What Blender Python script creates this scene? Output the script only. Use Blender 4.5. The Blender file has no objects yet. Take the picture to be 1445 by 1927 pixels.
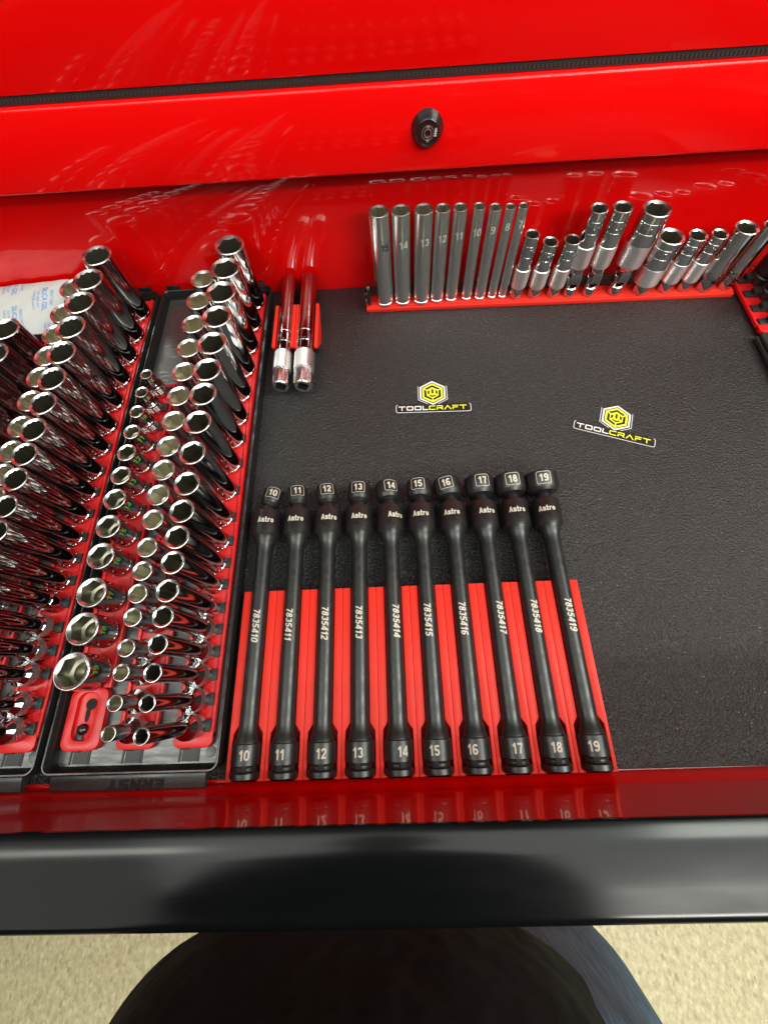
import bpy, bmesh, math, random
from mathutils import Matrix, Vector, Euler
random.seed(7)
S = 0.001                                   # everything below is written in millimetres
scene = bpy.context.scene
COL = scene.collection
rad = math.radians

# ------------------------------------------------------------------ camera
cam_d = bpy.data.cameras.new('camera')
cam_d.sensor_fit = 'HORIZONTAL'; cam_d.sensor_width = 36.0
cam_d.lens = 36.0 * 770.868 / 1445.0
cam_d.clip_start = 0.01; cam_d.clip_end = 60
cam = bpy.data.objects.new('camera', cam_d); COL.objects.link(cam)
R = Matrix(((0.99884361, 0.04164149, 0.02402958),
            (-0.02895571, 0.92004017, -0.39075267),
            (-0.03837971, 0.38960501, 0.92018201)))
cam.matrix_world = Matrix.Translation(Vector((120.443, 56.395, 330.068)) * S) @ R.to_4x4()
scene.camera = cam

# ------------------------------------------------------------------ world, lamps, exposure
W = bpy.data.worlds.new('World'); scene.world = W; W.use_nodes = True
bg = W.node_tree.nodes['Background']
bg.inputs['Color'].default_value = (0.80, 0.90, 0.84, 1); bg.inputs['Strength'].default_value = 0.035

def area(name, loc, sx, sy, watt, target=(150, 200, 0), col=(1.0, 0.97, 0.90)):
    l = bpy.data.lights.new(name, 'AREA'); l.shape = 'RECTANGLE'
    l.size = sx * S; l.size_y = sy * S; l.energy = watt; l.color = col
    o = bpy.data.objects.new(name, l); COL.objects.link(o)
    o.location = Vector(loc) * S
    d = (Vector(target) - Vector(loc))
    o.rotation_euler = d.to_track_quat('-Z', 'Y').to_euler()
    return o
def down(p): return (p[0], p[1], p[2] - 1000)
# broad fill lamps stand in for the lit white ceiling, plus three brighter fittings
area('ceiling_fill_lamp', (850, -1150, 1750), 3500, 2700, 80, down((850, -1150, 1750)), (0.97, 1.0, 0.93))
area('ceiling_fill_lamp', (-1450, -1150, 1750), 1000, 2700, 8, down((-1450, -1150, 1750)), (0.97, 1.0, 0.93))  # weaker fill added at left so the socket rims reflect white
for p, w in (((-1250, -300, 1700), 7), ((1500, -1500, 1700), 34), ((250, -2200, 1650), 14)):
    area('ceiling_lamp', p, 1200, 220, w, down(p), (1.0, 0.98, 0.88))
area('ceiling_lamp', (1850, 30, 1700), 1700, 560, 32, down((1850, 30, 1700)), (0.93, 1.0, 0.90))  # added lamp that puts the sheen on the right of the liner

vs = scene.view_settings
vs.view_transform = 'Standard'; vs.look = 'None'; vs.exposure = 0.36; vs.gamma = 1.0
scene.view_settings.use_curve_mapping = False
scene.cycles.max_bounces = 10; scene.cycles.glossy_bounces = 6
scene.cycles.caustics_reflective = False

# ------------------------------------------------------------------ materials
def mat(name, col, rough=0.5, metal=0.0, spec=0.5, coat=0.0, coat_r=0.03):
    m = bpy.data.materials.new(name); m.use_nodes = True
    b = m.node_tree.nodes['Principled BSDF']
    b.inputs['Base Color'].default_value = (*col, 1); b.inputs['Roughness'].default_value = rough
    b.inputs['Metallic'].default_value = metal; b.inputs['Specular IOR Level'].default_value = spec
    b.inputs['Coat Weight'].default_value = coat; b.inputs['Coat Roughness'].default_value = coat_r
    return m
def N(m, t, **kw):
    n = m.node_tree.nodes.new(t)
    for k, v in kw.items(): setattr(n, k, v)
    return n
def bump(m, scale, dist, strength=0.5, detail=2, stretch=None, kind='noise'):
    """fine relief from a noise in the object's own coordinates (scale in 1/m)"""
    t = m.node_tree; b = t.nodes['Principled BSDF']
    tc = N(m, 'ShaderNodeTexCoord'); mp = N(m, 'ShaderNodeMapping')
    t.links.new(tc.outputs['Object'], mp.inputs['Vector'])
    if stretch: mp.inputs['Scale'].default_value = stretch
    if kind == 'noise':
        nz = N(m, 'ShaderNodeTexNoise'); nz.inputs['Detail'].default_value = detail; out = nz.outputs['Fac']
    else:
        nz = N(m, 'ShaderNodeTexVoronoi'); nz.feature = 'SMOOTH_F1'; out = nz.outputs['Distance']
    nz.inputs['Scale'].default_value = scale
    t.links.new(mp.outputs['Vector'], nz.inputs['Vector'])
    bp = N(m, 'ShaderNodeBump'); bp.inputs['Strength'].default_value = strength; bp.inputs['Distance'].default_value = dist
    t.links.new(out, bp.inputs['Height']); t.links.new(bp.outputs['Normal'], b.inputs['Normal'])
    return mp, nz, bp
def vary(m, sock, scale, lo, hi, detail=3, stretch=None, c0=0.3, c1=0.7):
    """noise -> ramp between two values (floats or colours) on one socket"""
    t = m.node_tree; b = t.nodes['Principled BSDF']
    tc = N(m, 'ShaderNodeTexCoord'); mp = N(m, 'ShaderNodeMapping'); nz = N(m, 'ShaderNodeTexNoise'); cr = N(m, 'ShaderNodeValToRGB')
    if stretch: mp.inputs['Scale'].default_value = stretch
    nz.inputs['Scale'].default_value = scale; nz.inputs['Detail'].default_value = detail
    e = cr.color_ramp.elements; e[0].position = c0; e[1].position = c1
    f = lambda v: (*v, 1) if isinstance(v, tuple) else (v, v, v, 1)
    e[0].color = f(lo); e[1].color = f(hi)
    t.links.new(tc.outputs['Object'], mp.inputs['Vector']); t.links.new(mp.outputs['Vector'], nz.inputs['Vector'])
    t.links.new(nz.outputs['Fac'], cr.inputs['Fac']); t.links.new(cr.outputs['Color'], b.inputs[sock])
    return cr

M_ = {}
M_['red_paint'] = mat('red_paint', (0.78, 0.0012, 0.001), 0.35, 0, 0.25, 0.85, 0.02)
bump(M_['red_paint'], 220, 0.0006, 0.07, 2)
M_['red_enamel'] = mat('red_cabinet_enamel', (0.84, 0.0012, 0.001), 0.38, 0, 0.2, 0.36, 0.05)
bump(M_['red_enamel'], 160, 0.0006, 0.06, 2)
M_['red_rail'] = mat('red_rail_plastic', (0.72, 0.012, 0.014), 0.32)
bump(M_['red_rail'], 900, 0.0002, 0.15)
M_['red_print'] = mat('red_printed_plastic', (0.74, 0.028, 0.016), 0.5, 0, 0.3)
bump(M_['red_print'], 500, 0.0003, 0.25, 2, (3.0, 0.15, 1.0))
M_['tray'] = mat('black_tray_plastic', (0.011, 0.012, 0.012), 0.2)
vary(M_['tray'], 'Roughness', 45, 0.14, 0.30)
bump(M_['tray'], 260, 0.0004, 0.10, 3)
M_['tray_sheen'] = mat('scuffed_tray_sheen', (0.032, 0.034, 0.033), 0.30, 0, 1.0)  # scuffed plastic; lighter base colour carries part of the floor's sheen
vary(M_['tray_sheen'], 'Roughness', 60, 0.22, 0.42, 4, (1, 6, 1))
bump(M_['tray_sheen'], 300, 0.0003, 0.15, 3, (1, 4, 1))
M_['clip'] = mat('black_clip_plastic', (0.020, 0.021, 0.021), 0.42)
bump(M_['clip'], 1200, 0.0002, 0.2)
M_['mat'] = mat('pebbled_liner_rubber', (0.020, 0.020, 0.018), 0.42, 0, 0.8)
def liner(m):
    t = m.node_tree; b = t.nodes['Principled BSDF']
    tc = N(m, 'ShaderNodeTexCoord')
    n1 = N(m, 'ShaderNodeTexNoise'); n1.inputs['Scale'].default_value = 1050; n1.inputs['Detail'].default_value = 3; n1.inputs['Roughness'].default_value = 0.6
    n2 = N(m, 'ShaderNodeTexVoronoi'); n2.inputs['Scale'].default_value = 800; n2.feature = 'SMOOTH_F1'
    for n in (n1, n2): t.links.new(tc.outputs['Object'], n.inputs['Vector'])
    ad = N(m, 'ShaderNodeMath', operation='ADD'); t.links.new(n1.outputs['Fac'], ad.inputs[0]); t.links.new(n2.outputs['Distance'], ad.inputs[1])
    bp = N(m, 'ShaderNodeBump'); bp.inputs['Strength'].default_value = 1.0; bp.inputs['Distance'].default_value = 0.0011
    t.links.new(ad.outputs[0], bp.inputs['Height']); t.links.new(bp.outputs['Normal'], b.inputs['Normal'])
    # dust flecks and faint wear
    v = N(m, 'ShaderNodeTexVoronoi'); v.inputs['Scale'].default_value = 190; t.links.new(tc.outputs['Object'], v.inputs['Vector'])
    lt = N(m, 'ShaderNodeMath', operation='LESS_THAN'); lt.inputs[1].default_value = 0.075; t.links.new(v.outputs['Distance'], lt.inputs[0])
    n3 = N(m, 'ShaderNodeTexNoise'); n3.inputs['Scale'].default_value = 14; n3.inputs['Detail'].default_value = 5; t.links.new(tc.outputs['Object'], n3.inputs['Vector'])
    mu = N(m, 'ShaderNodeMath', operation='MULTIPLY'); t.links.new(lt.outputs[0], mu.inputs[0]); t.links.new(n3.outputs['Fac'], mu.inputs[1])
    mx = N(m, 'ShaderNodeMixRGB'); mx.inputs[1].default_value = (0.0050, 0.0049, 0.0045, 1); mx.inputs[2].default_value = (0.5, 0.48, 0.44, 1)
    t.links.new(mu.outputs[0], mx.inputs[0]); t.links.new(mx.outputs[0], b.inputs['Base Color'])
    cr = N(m, 'ShaderNodeValToRGB'); cr.color_ramp.elements[0].color = (.30, .30, .30, 1); cr.color_ramp.elements[1].color = (.40, .40, .40, 1)
    t.links.new(n3.outputs['Fac'], cr.inputs['Fac']); t.links.new(cr.outputs['Color'], b.inputs['Roughness'])
liner(M_['mat'])
M_['oxide'] = mat('black_oxide_steel', (0.012, 0.0117, 0.011), 0.40, 0.0, 0.6)
vary(M_['oxide'], 'Roughness', 160, 0.30, 0.46, 4)
bump(M_['oxide'], 1400, 0.0002, 0.18, 3)
vary(M_['oxide'], 'Base Color', 420, (0.0105, 0.0102, 0.0097), (0.034, 0.033, 0.031), 6, None, 0.56, 0.80)
M_['hole_shade'] = mat('dark_hole_fill', (0.003, 0.003, 0.003), 0.7)  # near-black colour stands for the shade inside holes and slots
M_['chrome'] = mat('polished_chrome', (0.51, 0.51, 0.505), 0.08, 1.0)
M_['chrome_satin'] = mat('satin_chrome', (0.80, 0.81, 0.80), 0.24, 1.0)
M_['chrome_semi'] = mat('bright_satin_chrome', (0.72, 0.73, 0.72), 0.13, 1.0)
M_['chrome_rim'] = mat('whitened_chrome_rim', (0.90, 0.90, 0.885), 0.26, 1.0)  # socket chrome made lighter, so the ceiling's white reflection sits in the colour
M_['chrome_rough'] = mat('knurled_chrome', (0.86, 0.86, 0.85), 0.36, 1.0)
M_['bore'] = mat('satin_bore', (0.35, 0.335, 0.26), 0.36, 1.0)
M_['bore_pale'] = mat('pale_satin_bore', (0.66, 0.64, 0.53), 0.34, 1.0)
M_['hole'] = mat('drive_hole', (0.02, 0.02, 0.02), 0.5, 0.5)
M_['ink_tan'] = mat('laser_marking', (0.56, 0.51, 0.43), 0.6)
M_['ink_grey'] = mat('etched_marking', (0.36, 0.35, 0.31), 0.6)
M_['ink_green'] = mat('green_size_print', (0.05, 0.42, 0.09), 0.5)
M_['handle'] = mat('black_anodised_trim', (0.0032, 0.0036, 0.0038), 0.18, 0.0, 0.29)
vary(M_['handle'], 'Roughness', 18, 0.13, 0.23, 5, (0.6, 3, 3))
M_['sticker'] = mat('black_sticker_vinyl', (0.012, 0.012, 0.012), 0.3)
M_['white'] = mat('white_print', (0.80, 0.80, 0.78), 0.4)
M_['yellow'] = mat('yellow_green_print', (0.72, 0.78, 0.05), 0.4)
M_['paper'] = mat('packet_paper', (0.44, 0.475, 0.465), 0.75)
bump(M_['paper'], 90, 0.0012, 0.35, 3)
M_['blue'] = mat('blue_print', (0.08, 0.25, 0.50), 0.6)
M_['seal'] = mat('rubber_seal', (0.028, 0.026, 0.024), 0.55)
M_['impact'] = mat('black_impact_steel', (0.012, 0.012, 0.012), 0.42, 0, 0.6)
M_['lock'] = mat('black_lock_plating', (0.010, 0.010, 0.010), 0.20, 0.0, 0.8)
M_['case'] = mat('charcoal_case_plastic', (0.030, 0.031, 0.028), 0.45)
bump(M_['case'], 900, 0.0003, 0.3)
M_['skin'] = mat('skin', (0.48, 0.28, 0.20), 0.5)
M_['hair'] = mat('dark_hair', (0.02, 0.014, 0.01), 0.5)
M_['shirt'] = mat('black_knit_shirt', (0.0035, 0.0060, 0.0085), 0.85, 0, 0.25)
bump(M_['shirt'], 11, 0.030, 0.6, 3)
M_['jeans'] = mat('blue_grey_denim', (0.040, 0.052, 0.075), 0.85, 0, 0.2)
vary(M_['jeans'], 'Base Color', 60, (0.065, 0.115, 0.17), (0.13, 0.21, 0.29), 5, (6, 6, 0.5), 0.3, 0.75)
bump(M_['jeans'], 700, 0.0006, 0.4, 2, (1, 1, 0.4))
M_['shoe'] = mat('black_shoe_leather', (0.02, 0.02, 0.02), 0.4)
M_['floor'] = mat('speckled_floor', (0.5, 0.45, 0.3), 0.55)
def floor_mat(m):
    t = m.node_tree; b = t.nodes['Principled BSDF']; tc = N(m, 'ShaderNodeTexCoord'); mp = N(m, 'ShaderNodeMapping')
    mp.inputs['Rotation'].default_value = (0, 0, 0.5); mp.inputs['Scale'].default_value = (1.0, 0.6, 1)
    t.links.new(tc.outputs['Object'], mp.inputs['Vector'])
    prev = None
    base = N(m, 'ShaderNodeTexNoise'); base.inputs['Scale'].default_value = 100; base.inputs['Detail'].default_value = 6; base.inputs['Roughness'].default_value = 0.7
    t.links.new(mp.outputs['Vector'], base.inputs['Vector'])
    cr = N(m, 'ShaderNodeValToRGB'); e = cr.color_ramp.elements
    e[0].position = 0.36; e[0].color = (0.27, 0.225, 0.12, 1); e[1].position = 0.62; e[1].color = (0.42, 0.365, 0.215, 1)
    t.links.new(base.outputs['Fac'], cr.inputs['Fac']); prev = cr.outputs['Color']
    for sc, thr, c in ((75, 0.20, (0.16, 0.12, 0.06, 1)), (95, 0.20, (0.50, 0.455, 0.31, 1)), (130, 0.16, (0.20, 0.16, 0.09, 1))):
        v = N(m, 'ShaderNodeTexVoronoi'); v.inputs['Scale'].default_value = sc; t.links.new(mp.outputs['Vector'], v.inputs['Vector'])
        sp = N(m, 'ShaderNodeSeparateColor'); t.links.new(v.outputs['Color'], sp.inputs[0])
        ths = N(m, 'ShaderNodeMath', operation='MULTIPLY'); ths.inputs[1].default_value = thr * 1.7; t.links.new(sp.outputs[0], ths.inputs[0])
        lt = N(m, 'ShaderNodeMath', operation='LESS_THAN'); t.links.new(v.outputs['Distance'], lt.inputs[0]); t.links.new(ths.outputs[0], lt.inputs[1])
        mu = N(m, 'ShaderNodeMath', operation='MULTIPLY'); mu.inputs[1].default_value = 0.45; t.links.new(lt.outputs[0], mu.inputs[0])
        mx = N(m, 'ShaderNodeMixRGB'); t.links.new(mu.outputs[0], mx.inputs[0]); t.links.new(prev, mx.inputs[1]); mx.inputs[2].default_value = c
        prev = mx.outputs[0]
    t.links.new(prev, b.inputs['Base Color'])
floor_mat(M_['floor'])

# ------------------------------------------------------------------ mesh helpers
class MB:
    def __init__(s): s.v = []; s.f = []
    def add(s, v, f, T=None):
        o = len(s.v); s.v += [tuple(T @ Vector(p)) if T is not None else tuple(p) for p in v]
        s.f += [tuple(i + o for i in q) for q in f]; return s
    def box(s, x0, x1, y0, y1, z0, z1, T=None):
        v = [(x, y, z) for z in (z0, z1) for y in (y0, y1) for x in (x0, x1)]
        return s.add(v, [(0, 2, 3, 1), (4, 5, 7, 6), (0, 1, 5, 4), (2, 6, 7, 3), (0, 4, 6, 2), (1, 3, 7, 5)], T)
    def prism(s, poly, z0, z1, T=None):
        n = len(poly); v = [(x, y, z0) for x, y in poly] + [(x, y, z1) for x, y in poly]
        f = [tuple(range(n - 1, -1, -1)), tuple(range(n, 2 * n))] + [(i, (i + 1) % n, n + (i + 1) % n, n + i) for i in range(n)]
        return s.add(v, f, T)
    def lathe(s, prof, n=48, T=None, cap0=False, cap1=False):
        v = []; f = []
        for r, z in prof:
            v += [(r * math.cos(2 * math.pi * k / n), r * math.sin(2 * math.pi * k / n), z) for k in range(n)]
        for i in range(len(prof) - 1):
            for k in range(n):
                a = i * n + k; b = i * n + (k + 1) % n
                f.append((a, b, b + n, a + n))
        if cap0: f.append(tuple(range(n - 1, -1, -1)))
        if cap1: f.append(tuple(range((len(prof) - 1) * n, len(prof) * n)))
        return s.add(v, f, T)
    def rings(s, rings, T=None, cap0=False, cap1=False):
        n = len(rings[0]); v = [p for r in rings for p in r]; f = []
        for i in range(len(rings) - 1):
            for k in range(n):
                a = i * n + k; b = i * n + (k + 1) % n
                f.append((a, b, b + n, a + n))
        if cap0: f.append(tuple(range(n - 1, -1, -1)))
        if cap1: f.append(tuple(range((len(rings) - 1) * n, len(rings) * n)))
        return s.add(v, f, T)
    def mesh(s, name, m, smooth=True, bevel=0, sharp=32, seg=2):
        me = bpy.data.meshes.new(name)
        me.from_pydata([(x * S, y * S, z * S) for x, y, z in s.v], [], s.f)
        if bevel:
            bm = bmesh.new(); bm.from_mesh(me)
            es = [e for e in bm.edges if len(e.link_faces) == 2 and e.calc_face_angle(0) > rad(35)]
            bmesh.ops.bevel(bm, geom=es, offset=bevel * S, segments=seg, profile=0.5, affect='EDGES', clamp_overlap=True)
            bm.to_mesh(me); bm.free()
        me.validate()
        if smooth:
            me.polygons.foreach_set('use_smooth', [True] * len(me.polygons))
            me.set_sharp_from_angle(angle=rad(sharp))
        me.materials.append(m)
        return me
    def build(s, name, m, parent=None, loc=(0, 0, 0), rot=(0, 0, 0), **kw):
        return link(name, s.mesh(name, m, **kw), parent, loc, rot)
def link(name, data, parent=None, loc=(0, 0, 0), rot=(0, 0, 0)):
    o = bpy.data.objects.new(name, data); COL.objects.link(o)
    o.location = Vector(loc) * S; o.rotation_euler = rot
    if parent: o.parent = parent
    return o
def tag(o, label=None, cat=None, group=None, kind=None):
    for k, v in (('label', label), ('category', cat), ('group', group), ('kind', kind)):
        if v: o[k] = v
    return o
def thing(name, label, cat, loc=(0, 0, 0), rz=0.0, group=None):
    o = link(name, None, None, loc, (0, 0, rz)); o.empty_display_size = 0.01
    return tag(o, label, cat, group)
def dup(o, parent=None):
    c = o.copy(); COL.objects.link(c)
    if parent: c.parent = parent
    for ch in list(o.children): dup(ch, c)
    return c

_tc = {}
def arc(cx, cy, rx, ry, a0, a1, n=14): return [(cx + rx * math.cos(rad(a0 + (a1 - a0) * k / n)), cy + ry * math.sin(rad(a0 + (a1 - a0) * k / n))) for k in range(n + 1)]
_six = [arc(.3, .305, .205, .21, 0, 360, 24), [(.096, .32)] + arc(.34, .60, .245, .305, 180, 42)]
GLYPH = {'0': (.6, [arc(.3, .70, .205, .205, 0, 180) + arc(.3, .30, .205, .205, 180, 360) + [(.505, .70)]]),
 '1': (.5, [[(.33, 0), (.33, 1)], [(.06, .735), (.20, .76), (.30, .93)]]),
 '2': (.6, [arc(.3, .70, .205, .205, 175, -42) + [(.12, .15)], [(.02, .095), (.58, .095)]]),
 '3': (.6, [arc(.3, .715, .19, .19, 165, -85), arc(.3, .30, .205, .205, 88, -165)]),
 '4': (.62, [[(.46, 0), (.46, 1)], [(0, .27), (.62, .27)], [(.42, .95), (.07, .29)]]),
 '5': (.6, [[(.55, .905), (.12, .905)], [(.15, .95), (.10, .50)], arc(.29, .33, .215, .235, 140, -155)]),
 '6': (.6, _six), '9': (.6, [[(.6 - x, 1 - y) for x, y in p] for p in _six]),
 '7': (.58, [[(.02, .905), (.56, .905)], [(.50, .86), (.34, .48), (.26, 0)]]),
 '8': (.6, [arc(.3, .725, .18, .18, 0, 360, 22), arc(.3, .30, .21, .205, 0, 360, 24)]),
 'A': (.70, [[(.08, 0), (.35, .98)], [(.35, .98), (.62, 0)], [(.16, .27), (.54, .27)]]),
 's': (.52, [[(.50, .61), (.10, .61), (.10, .36), (.43, .36), (.43, .095), (.0, .095)]]),
 't': (.42, [[(.17, .98), (.17, .095), (.40, .095)], [(0, .62), (.40, .62)]]),
 'r': (.42, [[(.095, 0), (.095, .70)], [(.095, .605), (.40, .605)]]),
 'E': (.62, [[(.60, .88), (.12, .88), (.12, .12), (.60, .12)], [(.12, .5), (.56, .5)]]),
 'R': (.68, [[(.12, 0), (.12, .88), (.46, .88)] + arc(.46, .67, .12, .21, 90, -90, 8) + [(.14, .46)], [(.34, .44), (.60, 0)]]),
 'N': (.70, [[(.12, 0), (.12, .90), (.58, .10), (.58, 1)]]),
 'S': (.64, [[(.60, .88), (.13, .88), (.13, .5), (.51, .5), (.51, .12), (.04, .12)]]),
 'T': (.66, [[(0, .88), (.66, .88)], [(.33, .80), (.33, 0)]]),
 'o': (.56, [arc(.28, .35, .19, .25, 0, 360, 20)])}
def glyphs(txt, size, thick, shear, xs):
    v = []; f = []; x0 = 0.0; lay = 0
    for ch in txt:
        w, strokes = GLYPH[ch]
        for st in strokes:
            p = [st[0]]
            for q in st[1:]:                                    # keep pieces short so that they can wrap round a barrel
                d = math.hypot(q[0] - p[-1][0], q[1] - p[-1][1]); k = max(1, int(d / .12)); b = p[-1]
                p += [(b[0] + (q[0] - b[0]) * i / k, b[1] + (q[1] - b[1]) * i / k) for i in range(1, k + 1)]
            closed = math.hypot(p[0][0] - p[-1][0], p[0][1] - p[-1][1]) < 1e-6; m = len(p); lay += 1; o = len(v)
            for i in range(m):
                a = p[i - 1] if i else (p[-2] if closed else p[0]); c = p[i + 1] if i < m - 1 else (p[1] if closed else p[-1])
                d1 = Vector((p[i][0] - a[0], p[i][1] - a[1])); d2 = Vector((c[0] - p[i][0], c[1] - p[i][1]))
                if d1.length < 1e-9: d1 = d2
                if d2.length < 1e-9: d2 = d1
                d1.normalize(); d2.normalize(); t = d1 + d2
                if t.length < 1e-6: t = d1
                t.normalize(); mi = min(1.5, 1 / max(.4, t.dot(d1))); nx, ny = -t.y * thick / 2 * mi, t.x * thick / 2 * mi
                for sg in (1, -1):
                    X, Y = p[i][0] + nx * sg, p[i][1] + ny * sg
                    v.append((x0 + X + shear * Y, Y, lay))
            f += [(o + 2 * i, o + 2 * i + 1, o + 2 * i + 3, o + 2 * i + 2) for i in range(m - 1)]
        x0 += w + .09
    cx = (x0 - .09 + shear) / 2
    return ([((x - cx) * size * xs, (y - .5) * size, l * .012) for x, y, l in v], f)
def text2d(txt, size, bold=0.0, shear=0.0, xs=1.0, step=0, thick=.19):
    """letters as flat geometry, centred: returns verts (x, y, tiny lift) and faces (mm)"""
    key = (txt, size, bold, shear, xs, step, thick)
    if key in _tc: return _tc[key]
    if all(c in GLYPH for c in txt):
        _tc[key] = glyphs(txt, size, thick, shear, xs); return _tc[key]
    cu = bpy.data.curves.new('lettering', 'FONT'); cu.body = txt; cu.size = 1.0; cu.offset = bold; cu.shear = shear
    cu.align_x = 'CENTER'; cu.align_y = 'CENTER'; cu.resolution_u = 3; cu.fill_mode = 'FRONT'
    o = bpy.data.objects.new('lettering', cu); COL.objects.link(o)
    dg = bpy.context.evaluated_depsgraph_get()
    me = bpy.data.meshes.new_from_object(o.evaluated_get(dg))
    bpy.data.objects.remove(o); bpy.data.curves.remove(cu)
    bm = bmesh.new(); bm.from_mesh(me); bpy.data.meshes.remove(me)
    bmesh.ops.remove_doubles(bm, verts=bm.verts, dist=1e-5)
    ys = [v.co.y for v in bm.verts]; xs_ = [v.co.x for v in bm.verts]
    cy = (max(ys) + min(ys)) / 2; cx = (max(xs_) + min(xs_)) / 2; h = max(ys) - min(ys)
    k = size / h                                     # size = height of the letters in mm
    for v in bm.verts: v.co = Vector(((v.co.x - cx) * k * xs, (v.co.y - cy) * k, 0))
    if step:
        for ax in ((1, 0, 0), (0, 1, 0)):
            lo = min(v.co.dot(Vector(ax)) for v in bm.verts); hi = max(v.co.dot(Vector(ax)) for v in bm.verts)
            q = lo + step
            while q < hi:
                bmesh.ops.bisect_plane(bm, geom=bm.verts[:] + bm.edges[:] + bm.faces[:], plane_co=Vector(ax) * q, plane_no=ax, dist=1e-6)
                q += step
    bmesh.ops.triangulate(bm, faces=bm.faces[:])
    bm.verts.index_update()
    r = ([(v.co.x, v.co.y, 0.0) for v in bm.verts], [tuple(v.index for v in f.verts) for f in bm.faces])
    bm.free(); _tc[key] = r
    return r
def text_flat(txt, size, T, m, parent, name='lettering', z=0.0, **kw):
    v, f = text2d(txt, size, **kw); q = MB(); q.add([(x, y, z + l) for x, y, l in v], f, T)
    return q.build(name, m, parent, smooth=False)
def text_cyl_z(txt, size, r, az, z0, m, parent, name='size_number', **kw):
    v, f = text2d(txt, size, step=1.0, **kw); q = MB()
    q.add([((r + l) * math.cos(az + x / r), (r + l) * math.sin(az + x / r), z0 + y) for x, y, l in v], f)
    return q.build(name, m, parent, smooth=False)
def text_cyl_y(txt, size, r, a0, y0, m, parent, name='size_number', turned=False, **kw):
    v, f = text2d(txt, size, step=1.0, **kw); q = MB()
    if turned: pts = [((r + l) * math.sin(a0 + y / r), y0 - x, (r + l) * math.cos(a0 + y / r)) for x, y, l in v]
    else: pts = [((r + l) * math.sin(a0 + x / r), y0 + y, (r + l) * math.cos(a0 + x / r)) for x, y, l in v]
    q.add(pts, f)
    return q.build(name, m, parent, smooth=False)
YAX = Matrix(((1, 0, 0), (0, 0, 1), (0, -1, 0))).to_4x4()     # lathe axis z -> y

# ------------------------------------------------------------------ the setting
f = MB(); f.box(-4000, 4200, -4000, 3000, -940, -900)
tag(f.build('floor', M_['floor'], smooth=False), kind='structure')

# ------------------------------------------------------------------ tool cabinet
RY = 447                                                        # front face of the cabinet rail
cab = thing('tool_cabinet', 'glossy red steel tool cabinet with black seal strip and round lock above the open drawer', 'tool cabinet', (0, RY, -900))
CX0, CX1 = -430, 640
def cabpart(name, mb, m, **kw): return mb.build(name, m, cab, (0, -RY, 900), **kw)
q = MB(); q.box(CX0, CX1, RY, RY + 75, 127, 181.5); cabpart('top_rail', q, M_['red_enamel'], bevel=2.2, seg=3)
q = MB(); q.box(CX0, CX1, RY + 3, RY + 60, 187.4, 287); cabpart('upper_panel', q, M_['red_enamel'], bevel=1.2)
q = MB(); q.box(CX0, CX1, RY + 60.5, RY + 640, 187.4, 286); cabpart('cabinet_body', q, M_['red_enamel'], bevel=2)
q = MB(); q.box(CX0, CX1, RY + 4.6, RY + 40, 182.0, 187.1)
x = CX0
while x < CX1:                                                  # moulded ribs of the seal
    q.box(x, x + 1.7, RY + 3.8, RY + 5.2, 183.6, 185.4); x += 3.0
cabpart('seal_strip', q, M_['seal'], smooth=False)
q = MB(); q.box(CX0, CX0 + 20, RY + 2, RY + 640, -860, 126.5); cabpart('side_wall', q, M_['red_paint'], bevel=1.5)
q = MB(); q.box(CX1 - 20, CX1, RY + 2, RY + 640, -860, 126.5); cabpart('side_wall', q, M_['red_paint'], bevel=1.5)
for z0 in (-180, -340, -500, -660, -850):
    q = MB(); q.box(CX0 + 24, CX1 - 24, RY + 2, RY + 60, z0, z0 + 155); cabpart('drawer_front', q, M_['red_paint'], bevel=2)
# lock
LX, LZ = 158.0, 155.5
lockT = Matrix.Translation((LX, 0, LZ + 900)) @ Matrix.Rotation(rad(90), 4, 'X')
q = MB(); q.lathe([(12.2, -0.2), (12.2, 0.8), (11.6, 1.6), (9.2, 6.2), (8.4, 7.2), (7.6, 7.4)], 48, lockT)
q.lathe([(7.6, 7.4), (7.4, 6.6), (0.01, 6.6)], 48, lockT)
lock = q.build('lock', M_['lock'], cab, sharp=25)
q = MB()
q.lathe([(4.6, 6.7), (4.6, 7.1), (4.1, 7.1), (4.1, 6.7)], 40, lockT)
q.lathe([(2.9, 6.7), (2.9, 7.6), (2.3, 7.6), (2.3, 6.7)], 24, lockT)
q.box(-0.9, 0.9, -5.6, -4.2, 6.7, 7.2, lockT); q.box(-0.9, 0.9, 3.2, 4.4, 6.7, 7.2, lockT)
q.build('key_barrel', M_['chrome_rough'], lock)
text_flat('0044', 1.9, lockT @ Matrix.Translation((6.0, 0.3, 6.75)) @ Matrix.Rotation(rad(-97), 4, 'Z'), M_['white'], lock, 'key_number', bold=0.02)

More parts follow.
